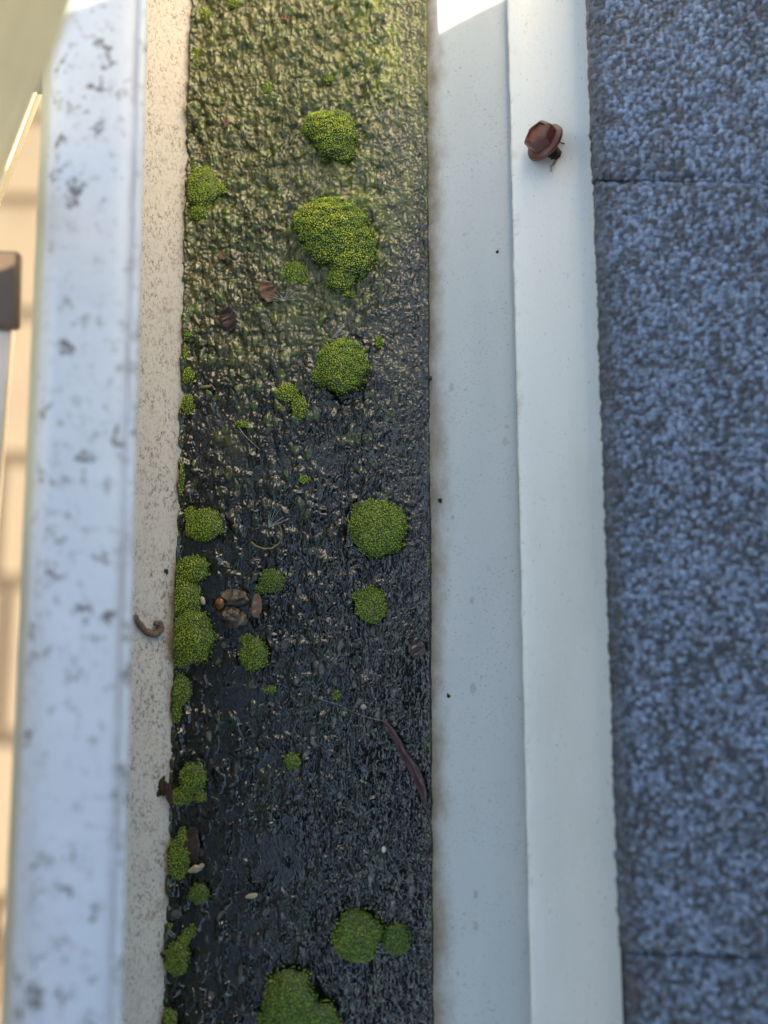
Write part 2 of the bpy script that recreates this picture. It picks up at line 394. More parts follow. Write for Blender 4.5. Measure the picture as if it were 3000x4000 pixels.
# ------------------------------------------------------------------ roof of mineral shingles
roof = empty('roof', (.1, 0, .02)); tag(roof, 'roof edge covered in blue-grey mineral asphalt shingles right of the drip edge', 'roof')
shL = L2(2300, 2436, .042)
def shingle(ya, yb, dz, seed, dx=0):
    st = .00042
    xs = np.arange(0, .30, st); ys = np.arange(ya, yb, st)
    U, Y = np.meshgrid(xs, ys)
    e0 = shL(0.0); e1 = shL(1.0)
    ex = e0[0] + (e1[0] - e0[0]) * Y + fbm(Y * 210, Y * 0, seed, 3) * .0005 + dx
    X = ex + U
    d, cid = worley(X * 500, Y * 500, seed); d2, cid2 = worley(X * 900 + 5, Y * 900, seed + 1)
    g = np.sqrt(np.clip(1 - d * d * 2.2, 0, 1)) * .0012 * (.4 + cid) + np.sqrt(np.clip(1 - d2 * d2 * 2.2, 0, 1)) * .0003
    Z = e0[1] + dz + U * .12 + fbm(X * 38, Y * 38, seed + 2, 3) * .0007 + g
    edge = np.minimum(np.minimum(Y - ya, yb - Y), U)
    Z -= .0017 * (1 - ss(0, .0050, edge)) ** 2
    br = fbm(X * 55, Y * 30, 77, 3)
    cc = np.where(cid > .5, 1.0, .0)
    mixv = np.clip(.36 + 1.1 * (cid - .5) + .6 * (cid2 - .5) + .2 * br, 0, 1.3)[..., None]
    dark = np.array([.042, .040, .050]); lite = np.array([.26, .34, .49])
    col = dark * (1 - mixv) + lite * mixv
    warm = ((cid2 > .93)[..., None]) * np.array([.10, .045, .02]); col = col + warm * .6
    # darker margin along the eave edge
    col = col * (0.42 + .58 * ss(.002, .0075, U + fbm(Y * 220, X * 200, 5, 2) * .002))[..., None]
    Y = Y + U * (SH1 + (SH0 - SH1) * (Y - yc2) / (yc1 - yc2))
    nY, nX = X.shape
    idx = np.arange(nX * nY).reshape(nY, nX)
    Fq = np.stack([idx[:-1, :-1], idx[:-1, 1:], idx[1:, 1:], idx[1:, :-1]], -1).reshape(-1, 4)
    V = np.stack([X, Y, Z], -1).reshape(-1, 3); C = col.reshape(-1, 3)
    # skirt down to the deck so the slab has thickness
    base = len(V)
    loop = np.concatenate([idx[0, :], idx[1:, -1], idx[-1, -2::-1], idx[-2:0:-1, 0]])
    S = V[loop].copy(); S[:, 2] -= .0042
    V = np.vstack([V, S]); C = np.vstack([C, C[loop] * .35])
    n = len(loop); a = np.arange(n); b = (a + 1) % n
    Fs = np.stack([loop[a], base + a, base + b, loop[b]], -1)
    me = mesh_from('shingle', V, np.vstack([Fq, Fs]), True, C)
    return link('shingle', me, M_GRAN, roof)
pa, pb = at(2345, 698, .0425), at(2990, 706, .051); yc1 = pa.y; SH0 = (pb.y - pa.y) / (pb.x - pa.x)
pa, pb = at(2440, 3722, .0425), at(2990, 3748, .049); yc2 = pa.y; SH1 = (pb.y - pa.y) / (pb.x - pa.x)
shingle(yc1 + .0004, yc1 + .17, .0, 5)
shingle(yc2 + .0004, yc1 - .0004, .0006, 6, .0004)
shingle(yc2 - .13, yc2 - .0004, -.0006, 7, .0018)
prof = [off(shL, .0012, -.0052), off(shL, .0012, -.0026), off(shL, .31, .0345), off(shL, .31, .0300)]
loft('underlay', prof, M_DARK, 60, .0003, 2, roof)
prof = [off(shL, .012, -.014), off(shL, .012, -.0054), off(shL, .36, .036), off(shL, .36, .026)]
loft('roof_deck', prof, M_BOARD, 8, 0, 2, roof)

# ------------------------------------------------------------------ mud in the gutter
ST = .00036
ya, yb = -.235, .37
U, Y = np.meshgrid(np.linspace(-.03, 1.03, 336), np.arange(ya, yb, ST))
xl0, xl1 = mudL(0.)[0], mudL(1.)[0]; xr0, xr1 = mudR(0.)[0], mudR(1.)[0]
XL = xl0 + (xl1 - xl0) * Y; XR = xr0 + (xr1 - xr0) * Y
X = XL + (XR - XL) * U
T = (Y + .184) / (.293 + .184)        # 0 at photo bottom .. 1 at photo top
def mud_fields(X, Y, U, T):
    wx = X + fbm(X * 120, Y * 120, 3, 2) * .0013; wy = Y + fbm(X * 120 + 9, Y * 120, 4, 2) * .0016
    low = fbm(X * 22, Y * 22, 12, 3)
    n1 = perlin(wx * 340, wy * 340 * (.62), 21); n2 = perlin(wx * 620, wy * 620 * .7, 22); n3 = perlin(X * 1300, Y * 1300, 23)
    n0 = perlin(wx * 160, wy * 115, 24)
    lum = (np.abs(n1) * 1.5 + .4 * n0)            # puffy lumps
    d, cid = worley(wx * 300, wy * 190, 31)
    blob = np.clip(1 - d * 1.35, 0, 1) * (cid > .35) * (.5 + cid)
    amp = 1.0
    smooth = ss(.1, .5, fbm(X * 30, Y * 22, 44, 2) + .55 * np.exp(-((U - .12) / .14) ** 2 - ((T - .58) / .12) ** 2)) * ss(.9, .5, T)
    d5, c5 = worley(wx * 720 + 3, wy * 560, 33)
    lump = np.sqrt(np.clip(1 - (d * 1.25) ** 2, 0, 1)) * (.25 + cid)
    small = np.sqrt(np.clip(1 - (d5 * 1.3) ** 2, 0, 1)) * (.2 + c5)
    dry = ss(.40, .85, T)
    h = (.0016 + .0012 * dry) * lump + (.0004 + .0008 * dry) * small + .0013 * n0 + (.0001 + .0002 * dry) * n2 + (.00003 + .00015 * dry) * n3 - .0006
    right = ss(.70, .93, U + .05 * low)           # finer grit against the back wall
    dg, cg = worley(X * 900, Y * 900, 35)
    grit = np.clip(1 - dg * 1.4, 0, 1) * .0004 * (.3 + cg) + .0003 * n2 + .0002 * n3
    h = h * (1 - .75 * right) + grit * right * 1.1
    h = h * (1 - .55 * smooth)
    h = h + .0006 * low + .0008 * right
    wave = fbm(X * 30, Y * 55, 51, 2); h = h + .0004 * wave
    # the mud climbs a little against both walls
    h = h + .0012 * np.exp(-np.clip(U, 0, 2) / .012) + .0012 * np.exp(-np.clip(1 - U, 0, 2) / .02)
    return h, lum, blob, smooth, right, low, cid, cg, n1
def height(X, Y):
    U = (X - (xl0 + (xl1 - xl0) * Y)) / ((xr0 - xl0) + ((xr1 - xr0) - (xl1 - xl0)) * Y)
    return mud_fields(X, Y, U, (Y + .184) / .477)[0] - .0010
h, lum, blob, smooth, right, low, cid, cg, n1 = mud_fields(X, Y, U, T)
Z = h - .0010
Z = Z - .004 * (ss(.0, -.03, U) + ss(1.0, 1.03, U))
# colours: black wet silt near, olive algae far, lime patches, grey grit
Cm = np.zeros(X.shape + (3,))
big = fbm(X * 26, Y * 20, 61, 3); med = fbm(X * 130, Y * 130, 62, 3)
def put(mask, c):
    global Cm
    Cm = Cm * (1 - mask[..., None]) + np.array(c) * mask[..., None]
Cm[:] = (.006, .0065, .0055)
put(ss(.0, .7, med + .3 * low) * .5, (.012, .012, .009))
put(ss(.25, .6, fbm(X * 60, Y * 45, 91, 3)) * .5, (.035, .030, .022))
alg = ss(.48, .92, T + .12 * big - .10 * ss(.0, .35, .4 - U) * 0)
put(alg * .95, (.155, .168, .045))
put(alg * ss(-.1, .6, med) * .55, (.21, .22, .085))
put(alg * ss(.3, .8, med * -1) * .4, (.03, .034, .018))
lime = ss(.60, .95, T + .15 * big) * np.exp(-((U - .80) / .17) ** 2) * ss(-.35, .5, med + .3 * big)
put(lime * .9, (.27, .32, .03))
dots = (cid > .82) * ss(.25, .7, blob) * ss(.35, .7, T)
put(dots * .8, (.13, .19, .03))
dots2 = (cg > .97) * (right > .3) * 1.0
put(dots2 * .5, (.35, .32, .28))
gr = right * ss(.90, .70, T + .1 * big) * ss(.20, .55, T)
put(gr * .7, (.045, .042, .044))
gs = ss(.15, .6, fbm(X * 45, Y * 30, 71, 3)) * ss(.95, .5, T) * (1 - .3 * right)
put(gs * .55, (.014, .026, .007))
pale = ((cid > .60) & (cid < .66)) * ss(.45, .8, blob) * ss(.8, .2, T)
put(pale * .8, (.16, .15, .14))
edge = np.exp(-np.clip(U, 0, 2) / .012) ; put(edge * .7, (.05, .065, .012))
put(np.exp(-np.clip(1 - U, 0, 2) / .008) * ss(.0, .4, fbm(X * 0, Y * 40, 73, 2)) * .8, (.05, .09, .01))
nY, nX = X.shape; idx = np.arange(nX * nY).reshape(nY, nX)
Fq = np.stack([idx[:-1, :-1], idx[:-1, 1:], idx[1:, 1:], idx[1:, :-1]], -1).reshape(-1, 4)
me = mesh_from('mud', np.stack([X, Y, Z], -1).reshape(-1, 3), Fq, True, Cm.reshape(-1, 3))
wa = me.attributes.new('wet', 'FLOAT', 'POINT')
wet = np.clip(ss(.95, .45, T + .1 * big), .25, 1); wa.data.foreach_set('value', wet.astype(np.float32).ravel())
mud = link('mud', me, M_MUD); tag(mud, kind='structure')

WL = float(np.quantile(Z[(T < .5) & (U > .1) & (U < .5)], .10)); print('water level', WL, Z.std())
# standing water between the lumps
xs = np.linspace(0, 1, 120); ys = np.arange(ya + .002, yb - .002, .0012)
Uw, Yw = np.meshgrid(xs, ys)
Xw = xl0 + (xl1 - xl0) * Yw + (xr0 - xl0 + (xr1 - xr0 - xl1 + xl0) * Yw) * Uw
Tw = (Yw + .184) / .477
lvl = WL - .0022 * ss(.52, .95, Tw) - .0009 * ss(.45, .95, Uw) + .00035 * fbm(Xw * 30, Yw * 30, 81, 2) + .0004 * ss(.5, .1, Uw)
idx = np.arange(Xw.size).reshape(Xw.shape)
Fq = np.stack([idx[:-1, :-1], idx[:-1, 1:], idx[1:, 1:], idx[1:, :-1]], -1).reshape(-1, 4)
wat = link('water', mesh_from('water', np.stack([Xw, Yw, lvl], -1).reshape(-1, 3), Fq, True), M_WATER); tag(wat, kind='structure')

# ------------------------------------------------------------------ moss
def moss(lobes, label, hgt=.5, seed=1, yel=.3, group=None, dens=1.12, name='moss_cushion', dark=0.0):
    """lobes: (px, py, rx, ry) in photo pixels, made into real domes on the mud"""
    rng = np.random.default_rng(seed)
    L = []
    for (cx, cy, rx, ry) in lobes:
        p = at(cx, cy, .001); e = at(cx + rx, cy, .001); f = at(cx, cy + ry, .001)
        L.append((p.x, p.y, (e - p).length, (f - p).length))
    mx = sum(l[0] for l in L) / len(L); my = sum(l[1] for l in L) / len(L)
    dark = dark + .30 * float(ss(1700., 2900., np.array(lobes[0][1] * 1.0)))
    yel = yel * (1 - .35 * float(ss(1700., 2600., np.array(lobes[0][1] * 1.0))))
    def dome(x, y):
        best = np.full(np.shape(x), -1.0); hh = np.zeros(np.shape(x))
        for (cx, cy, rx, ry) in L:
            wob = fbm(x * 170 + seed, y * 170, seed, 3) * .12
            d = np.clip(np.sqrt(((x - cx) / rx) ** 2 + ((y - cy) / ry) ** 2) + wob, 0, 9)
            v = 1 - d
            z = np.where(v > 0, np.sqrt(np.clip(1 - d ** 2.2, 0, 1)) * min(rx, ry) * hgt * 1.25, 0)
            hh = np.maximum(hh, z); best = np.maximum(best, v)
        hh = hh * (1 + .14 * fbm(x * 300, y * 300, seed + 4, 2))
        return best, hh
    x0 = min(l[0] - l[2] * 1.4 for l in L); x1 = max(l[0] + l[2] * 1.4 for l in L)
    y0 = min(l[1] - l[3] * 1.4 for l in L); y1 = max(l[1] + l[3] * 1.4 for l in L)
    # dark under-mat
    s = .0006
    gx, gy = np.meshgrid(np.arange(x0, x1, s), np.arange(y0, y1, s))
    b, hz = dome(gx, gy); base = height(gx, gy)
    # keep it on the mud side of both walls
    gu = (gx - (xl0 + (xl1 - xl0) * gy)) / (xr0 - xl0 + (xr1 - xr0 - xl1 + xl0) * gy)
    ok = (b > .03) & (gu > .002) & (gu < .995)
    zb = fbm(gx * 20, gy * 20, 12, 3) * .0012 + .0004
    gz = np.where(b > 0, zb + hz, base - .002)
    idx = -np.ones(gx.shape, int); keep = ok.copy()
    keep[:-1] |= ok[1:]; keep[:, :-1] |= ok[:, 1:]; keep[1:] |= ok[:-1]; keep[:, 1:] |= ok[:, :-1]
    idx[keep] = np.arange(keep.sum())
    V = [np.stack([gx[keep] - mx, gy[keep] - my, gz[keep]], -1)]
    q = np.stack([idx[:-1, :-1], idx[:-1, 1:], idx[1:, 1:], idx[1:, :-1]], -1).reshape(-1, 4); q = q[(q >= 0).all(1)]
    tris = [np.vstack([q[:, [0, 1, 2]], q[:, [0, 2, 3]]])] if len(q) else []
    C = [np.tile(np.array([.022, .034, .006]), (keep.sum(), 1))]
    nv = keep.sum()
    # tufts on a jittered hexagonal grid
    sp = .00088 / math.sqrt(dens)
    tx, ty = np.meshgrid(np.arange(x0, x1, sp), np.arange(y0, y1, sp * .866))
    tx = tx + (np.arange(tx.shape[0]) % 2)[:, None] * sp / 2
    tx = (tx + rng.uniform(-.3, .3, tx.shape) * sp).ravel(); ty = (ty + rng.uniform(-.3, .3, ty.shape) * sp).ravel()
    b, hz = dome(tx, ty)
    tu = (tx - (xl0 + (xl1 - xl0) * ty)) / (xr0 - xl0 + (xr1 - xr0 - xl1 + xl0) * ty)
    ok = (b > rng.uniform(-.10, .08, b.shape)) & (tu > .004) & (tu < .992)
    tx, ty, hz, b = tx[ok], ty[ok], hz[ok], b[ok]; n = len(tx)
    tz = fbm(tx * 20, ty * 20, 12, 3) * .0012 + .0004 + hz
    tz = np.where(b < .05, np.maximum(tz, height(tx, ty) + .0001), tz)
    e = .0004
    nxv = -(dome(tx + e, ty)[1] - dome(tx - e, ty)[1]) / (2 * e); nyv = -(dome(tx, ty + e)[1] - dome(tx, ty - e)[1]) / (2 * e)
    N = np.stack([np.clip(nxv, -1.5, 1.5), np.clip(nyv, -1.5, 1.5), np.ones(n)], -1)
    N += rng.normal(0, .22, N.shape); N /= np.linalg.norm(N, axis=1)[:, None]
    A = np.cross(N, np.array([.3, .9, .1])); A /= np.linalg.norm(A, axis=1)[:, None]; B = np.cross(N, A)
    size = rng.uniform(.72, 1.3, n) * .00040 / math.sqrt(dens) ** .5
    P = np.stack([tx - mx, ty - my, tz], -1)
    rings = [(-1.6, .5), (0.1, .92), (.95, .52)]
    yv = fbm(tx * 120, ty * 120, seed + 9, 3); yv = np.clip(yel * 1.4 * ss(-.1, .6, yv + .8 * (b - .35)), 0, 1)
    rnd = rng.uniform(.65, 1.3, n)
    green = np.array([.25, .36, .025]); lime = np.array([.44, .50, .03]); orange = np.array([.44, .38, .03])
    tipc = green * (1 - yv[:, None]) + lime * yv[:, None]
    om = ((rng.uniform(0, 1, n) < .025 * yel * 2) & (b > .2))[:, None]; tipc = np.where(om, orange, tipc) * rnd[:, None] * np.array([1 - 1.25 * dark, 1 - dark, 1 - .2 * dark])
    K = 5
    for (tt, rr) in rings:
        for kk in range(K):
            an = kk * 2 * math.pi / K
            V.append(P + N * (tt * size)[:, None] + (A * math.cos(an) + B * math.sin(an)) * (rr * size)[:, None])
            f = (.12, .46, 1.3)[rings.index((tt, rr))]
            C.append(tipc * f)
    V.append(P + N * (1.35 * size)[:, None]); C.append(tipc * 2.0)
    i0 = np.arange(n)
    def vi(r, kk): return nv + (r * K + kk % K) * n + i0
    for r in range(2):
        for kk in range(K):
            a, bb, c, d = vi(r, kk), vi(r, kk + 1), vi(r + 1, kk + 1), vi(r + 1, kk)
            tris.append(np.stack([a, bb, c], -1)); tris.append(np.stack([a, c, d], -1))
    for kk in range(K):
        tris.append(np.stack([vi(2, kk), vi(2, kk + 1), nv + 3 * K * n + i0], -1))
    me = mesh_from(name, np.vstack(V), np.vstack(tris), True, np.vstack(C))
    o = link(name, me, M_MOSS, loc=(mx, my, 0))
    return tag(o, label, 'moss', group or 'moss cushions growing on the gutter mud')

moss([(1310, 535, 88, 96), (1248, 500, 66, 58), (1335, 590, 58, 50)], 'bright green moss dome, highest of the large cushions down the middle of the mud', .62, 1, .45)
moss([(790, 740, 62, 86), (775, 835, 40, 34), (855, 740, 34, 26), (755, 655, 14, 16)], 'vivid green moss cushion pressed against the front wall, highest large one on that side', .5, 2, .12)
moss([(1270, 880, 122, 104), (1318, 925, 140, 130), (1368, 985, 102, 108), (1335, 1092, 62, 50), (1365, 1150, 22, 15)], 'largest yellow-topped moss mound with a small lobe hanging from its lower end', .62, 3, .75)
moss([(1150, 1065, 52, 42), (1190, 1095, 18, 18)], 'small flat moss patch just above the seed fluff and round brown leaf', .35, 4, .15)
moss([(1338, 1432, 104, 108), (1285, 1470, 70, 44)], 'round yellow-topped moss dome below the thin slanted white seed hairs', .62, 5, .5)
moss([(1122, 1532, 42, 36)], 'upper of two touching small moss tufts left of the yellow-topped dome', .5, 6, .35)
moss([(1170, 1590, 32, 46)], 'lower of two touching small moss tufts left of the yellow-topped dome', .5, 7, .2)
moss([(1475, 2062, 112, 114), (1410, 2000, 40, 40)], 'near perfectly round moss dome close to the back wall at mid gutter', .62, 8, .30)
moss([(800, 2050, 76, 66), (745, 2010, 24, 34)], 'loose moss tuft beside the front wall directly above the tall merged moss mass', .42, 9, .15)
moss([(752, 2222, 68, 52), (712, 2250, 34, 50)], 'rounded moss cushion on top of the tall merged mass at the front wall', .42, 10, .2)
moss([(728, 2345, 62, 76), (752, 2485, 86, 108), (705, 2570, 40, 40)], 'tallest merged moss mass along the front wall left of the wet pebbles', .5, 11, .45)
moss([(1065, 2268, 50, 48), (1025, 2300, 28, 22)], 'small dim moss tuft above and right of the wet brown pebbles', .42, 12, .1, dark=.2)
moss([(1450, 2362, 62, 72), (1408, 2328, 34, 24)], 'moss cushion with a small pinkish star seed on it', .5, 13, .25)
moss([(990, 2555, 56, 68), (968, 2500, 30, 22)], 'isolated spiky moss cushion below the wet brown pebbles', .45, 14, .12)
moss([(705, 2700, 42, 64), (688, 2775, 24, 48)], 'narrow moss strip on the front wall just below the tall merged mass', .45, 15, .2)
moss([(1143, 2972, 34, 34)], 'small isolated moss tuft on the wet mud left of the long reddish leaf', .5, 16, .12)
moss([(752, 3040, 52, 62), (712, 3110, 50, 34), (780, 3110, 24, 24)], 'moss cushion beside the small brown leaf stuck on the front wall', .45, 17, .3)
moss([(695, 3355, 46, 84), (712, 3275, 22, 44)], 'pointed moss strip on the front wall beside the sunken dark leaf', .45, 18, .35)
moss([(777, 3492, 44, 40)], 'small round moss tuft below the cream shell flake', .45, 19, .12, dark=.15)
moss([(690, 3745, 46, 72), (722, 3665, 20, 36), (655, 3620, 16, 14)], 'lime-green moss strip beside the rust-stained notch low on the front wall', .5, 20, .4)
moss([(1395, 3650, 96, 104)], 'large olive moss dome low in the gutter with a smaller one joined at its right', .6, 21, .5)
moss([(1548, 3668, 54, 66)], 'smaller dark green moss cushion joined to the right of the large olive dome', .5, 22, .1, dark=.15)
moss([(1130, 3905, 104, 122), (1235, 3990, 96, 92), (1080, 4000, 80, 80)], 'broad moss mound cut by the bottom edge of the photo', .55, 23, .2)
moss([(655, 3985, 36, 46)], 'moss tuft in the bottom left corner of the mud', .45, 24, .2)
tiny = [((912, 12, 26, 22), 'tiny moss sprig at the top edge of the mud'),
        ((802, 58, 26, 18), 'tiny moss sprig near the front wall close to the top edge'),
        ((768, 232, 14, 42), 'thin upright moss streak on the front wall near the top'),
        ((1050, 345, 24, 24), 'tiny moss sprig on the olive mud above and left of the highest dome'),
        ((1283, 307, 18, 20), 'tiny moss sprig straight above the highest dome'),
        ((1480, 1338, 16, 26), 'tiny moss sprig right of the slanted seed hairs'),
        ((728, 1310, 20, 20), 'tiny moss tuft on the front wall, first below the brown seed disc'),
        ((720, 1380, 14, 40), 'thin moss streak on the front wall between two tiny tufts'),
        ((732, 1470, 26, 34), 'small moss tuft on the front wall level with the yellow-topped dome'),
        ((730, 1580, 28, 38), 'small moss tuft on the front wall level with the two touching tufts'),
        ((943, 1655, 30, 16), 'tiny flat moss sprig above the single pale stem'),
        ((706, 1870, 14, 70), 'long thin moss streak on the front wall at mid height'),
        ((1190, 1872, 20, 16), 'tiny moss sprig above the curved dark stem'),
        ((1056, 2692, 24, 18), 'tiny moss sprig below the isolated spiky cushion'),
        ((1312, 2716, 16, 20), 'tiny moss sprig left of the round white droplet'),
        ((752, 3640, 14, 26), 'tiny yellowish moss sprig below the small round tuft')]
for i, (l, lab) in enumerate(tiny):
    moss([l], lab, .5, 40 + i, .1, 'tiny moss sprigs scattered on the mud', name='moss_sprig')

# ------------------------------------------------------------------ tubes, leaves, pebbles
def tube(pts, r0, r1, k=6):
    V, Fs = [], []
    pts = [Vector(p) for p in pts]; n = len(pts)
    for i, p in enumerate(pts):
        d = (pts[min(i + 1, n - 1)] - pts[max(i - 1, 0)]).normalized()
        a = d.cross(Vector((.13, .2, .97))).normalized(); b = d.cross(a)
        r = r0 + (r1 - r0) * i / (n - 1)
        for j in range(k):
            t = j * 2 * math.pi / k; V.append(p + a * math.cos(t) * r + b * math.sin(t) * r)
    for i in range(n - 1):
        for j in range(k): Fs.append((i * k + j, i * k + (j + 1) % k, (i + 1) * k + (j + 1) % k, (i + 1) * k + j))
    Fs.append(tuple(reversed(range(k)))); Fs.append(tuple((n - 1) * k + j for j in range(k)))
    return V, Fs
def join(parts):
    V, Fs = [], []
    for v, f in parts:
        o = len(V); V += list(v); Fs += [tuple(i + o for i in q) for q in f]
    return V, Fs
def hz(x, y): return float(height(np.array([x]), np.array([y]))[0])
def put_mesh(name, V, Fs, mat, label, cat, group=None, smooth=True, origin=None):
    o0 = Vector(origin) if origin is not None else sum((Vector(v) for v in V), Vector()) / len(V)
    me = mesh_from(name, [Vector(v) - o0 for v in V], Fs, smooth)
    o = link(name, me, mat, loc=o0)
    return tag(o, label, cat, group)
def leaf(spine, widths, mat, label, lift=.0012, fold=.25, th=.00025, name='leaf', zfun=None, cat='leaf'):
    """spine of photo points on the mud; a cupped blade with a folded midrib and thickness"""
    P = []
    for (px, py) in spine:
        p = at(px, py, lift); z = (zfun(p.x, p.y) if zfun else max(hz(p.x, p.y), 0)) ; P.append(Vector((p.x, p.y, z + lift)))
    N = 22; S = []; W = []
    for i in range(N):
        t = i / (N - 1) * (len(P) - 1); a = min(int(t), len(P) - 2); f = t - a
        p0, p1, p2, p3 = P[max(a - 1, 0)], P[a], P[a + 1], P[min(a + 2, len(P) - 1)]
        S.append(.5 * ((2 * p1) + (p2 - p0) * f + (2 * p0 - 5 * p1 + 4 * p2 - p3) * f * f + (3 * p1 - p0 - 3 * p2 + p3) * f ** 3))
        W.append((widths[a] * (1 - f) + widths[a + 1] * f) * .1175e-3)
    V = []; K = 9
    for side in (0, 1):
        for i in range(N):
            d = (S[min(i + 1, N - 1)] - S[max(i - 1, 0)]).normalized(); nrm = Vector((-d.y, d.x, 0)).normalized()
            for j in range(K):
                u = j / (K - 1) * 2 - 1
                jag = 1 + .09 * math.sin(i * 2.1 + j) * abs(u)
                z = abs(u) * fold * W[i] + .12 * W[i] * math.sin(i * .9 + u * 2) - side * th
                V.append(S[i] + nrm * (u * W[i] * jag) + Vector((0, 0, z)))
    Fs = []; o = N * K
    for i in range(N - 1):
        for j in range(K - 1):
            a = i * K + j; Fs.append((a, a + 1, a + K + 1, a + K)); Fs.append((o + a, o + a + K, o + a + K + 1, o + a + 1))
        Fs.append((i * K, (i + 1) * K, o + (i + 1) * K, o + i * K)); Fs.append((i * K + K - 1, o + i * K + K - 1, o + (i + 1) * K + K - 1, (i + 1) * K + K - 1))
    for j in range(K - 1):
        Fs.append((j, o + j, o + j + 1, j + 1)); a = (N - 1) * K + j; Fs.append((a, a + 1, o + a + 1, o + a))
    return put_mesh(name, V, Fs, mat, label, cat)
leaf([(1496, 2810), (1540, 2870), (1578, 2945), (1622, 3015), (1650, 3085), (1662, 3142)], [4, 12, 14, 20, 16, 4], M_LEAFRED, 'long narrow reddish leaf lying along the back wall', .0013, .35)
leaf([(1050, 1098), (1042, 1120), (1048, 1145), (1060, 1178)], [12, 36, 38, 12], M_LEAFBROWN, 'round faded brown leaf beside the largest white seed fluff', .0016, .15)
leaf([(890, 1200), (893, 1230), (897, 1262), (905, 1288)], [10, 34, 36, 12], M_DARKLEAF, 'dark round seed disc half sunk in the mud near the front wall', .0012, .15)
leaf([(1630, 2492), (1630, 2520), (1634, 2550), (1640, 2572)], [10, 28, 30, 10], M_DARKLEAF, 'dark red oval leaf beside the back wall above the long reddish leaf', .0018, .2)
leaf([(752, 3230), (750, 3275), (752, 3315), (762, 3360)], [8, 26, 30, 6], M_DARKLEAF, 'dark leaf sunk in the water beside the pointed moss strip', .0012, .2)
leaf([(1003, 2320), (1004, 2350), (1002, 2385), (998, 2412)], [8, 19, 20, 8], M_LEAFTAN, 'tan leaf scrap standing in the water right of the wet pebbles', .0030, .25)
leaf([(658, 3056), (660, 3085), (663, 3115), (668, 3140)], [5, 13, 14, 4], M_LEAFRED, 'small reddish-brown leaf stuck on the front wall edge', .0035, .3)
leaf([(872, 472), (886, 488), (884, 506)], [6, 13, 6], M_LEAFBROWN, 'tiny brown leaf scrap on the olive mud near the top left', .0014, .2)
leaf([(858, 985), (868, 1000), (880, 1012)], [8, 15, 7], M_LEAFBROWN, 'tiny brown leaf scrap below the highest front-wall cushion', .0014, .2)
leaf([(1425, 1480), (1442, 1490), (1445, 1520)], [6, 15, 8], M_DARKLEAF, 'dark leaf scrap tucked against the right foot of the yellow-topped dome', .0018, .2)
leaf([(1100, 72), (1116, 70), (1130, 84)], [6, 14, 5], M_LEAFBROWN, 'tiny curled brown scrap on the mud near the top edge', .0014, .3)

# curled dry leaf lying on the front wall
def wallz(x, y):
    m = mudL(y); return (m[0] - x) * .020 / .030
pts = []
for (px, py) in [(524, 2402), (538, 2432), (556, 2462), (580, 2480), (600, 2476), (612, 2455), (606, 2434), (592, 2436), (590, 2446)]:
    p = at(px, py, .012); pts.append(Vector((p.x, p.y, wallz(p.x, p.y) + .0018)))
V, Fs = [], []
fine = []
for i in range(len(pts) - 1):
    for f in (0, .33, .66): fine.append(pts[i].lerp(pts[i + 1], f))
fine.append(pts[-1])
K = 8
for i, p in enumerate(fine):
    t = i / (len(fine) - 1); d = (fine[min(i + 1, len(fine) - 1)] - fine[max(i - 1, 0)]).normalized(); n = Vector((-d.y, d.x, 0)).normalized()
    r = .0011 * math.sin(math.pi * min(1, .18 + t * .72)) + .0002; r *= 1 + .15 * math.sin(i * 1.9)
    for j in range(K):
        a = j * 2 * math.pi / K; V.append(p + n * math.cos(a) * r * 1.25 + Vector((0, 0, math.sin(a) * r * .8)))
for i in range(len(fine) - 1):
    for j in range(K): Fs.append((i * K + j, i * K + (j + 1) % K, (i + 1) * K + (j + 1) % K, (i + 1) * K + j))
Fs += [tuple(reversed(range(K))), tuple((len(fine) - 1) * K + j for j in range(K))]
put_mesh('curled_leaf', V, Fs, M_CURL, 'dry brown leaf curled like a hook on the flecked front wall', 'leaf')

def pebble(px, py, rx, ry, rz, z0, mat, label, seed, name='pebble', cat='pebble', rot=0, group=None, rag=.16):
    bm = bmesh.new(); bmesh.ops.create_icosphere(bm, subdivisions=4, radius=1)
    s = .1175e-3
    p = at(px, py, z0)
    for v in bm.verts:
        c = v.co; k = 1 + rag * float(fbm(np.array([c.x * 1.3 + seed]), np.array([c.y * 1.3 + c.z * 1.7]), seed, 3)[0])
        c = c * k; x, y = c.x * rx * s, c.y * ry * s
        v.co = Vector((x * math.cos(rot) - y * math.sin(rot), x * math.sin(rot) + y * math.cos(rot), c.z * rz * s))
    me = bpy.data.meshes.new(name); bm.to_mesh(me); bm.free()
    me.polygons.foreach_set('use_smooth', [True] * len(me.polygons))
    o = link(name, me, mat, loc=(p.x, p.y, z0)); return tag(o, label, cat, group)
pebble(912, 2338, 50, 30, 22, .0006, M_STONE, 'upper of the two wet brown pebbles in the water', 1, rag=.5)
pebble(905, 2410, 54, 36, 24, .0005, M_STONE, 'lower and larger of the two wet brown pebbles in the water', 2, rot=-.4, rag=.5)
pebble(860, 2357, 18, 21, 16, .0022, M_AMBER, 'amber seed husk left of the two wet pebbles', 3, 'seed_husk', 'seed')
pebble(791, 2346, 10, 17, 9, .0024, M_SHELL, 'small pale seed between the tall moss mass and the pebbles', 4, 'pale_seed', 'seed', rot=.3)
pebble(1419, 2761, 11, 9, 9, .0034, M_SHELL, 'round white droplet-like seed above the long reddish leaf', 5, 'white_seed', 'seed')
pebble(1499, 3318, 7, 11, 7, .0030, M_FLUFF, 'tiny white grain left of the back wall low in the gutter', 6, 'white_grain', 'grain')
pebble(983, 3500, 22, 9, 6, .0026, M_SHELL, 'cream flake on the mud right of the small round moss tuft', 7, 'cream_flake', 'flake', rot=.2)
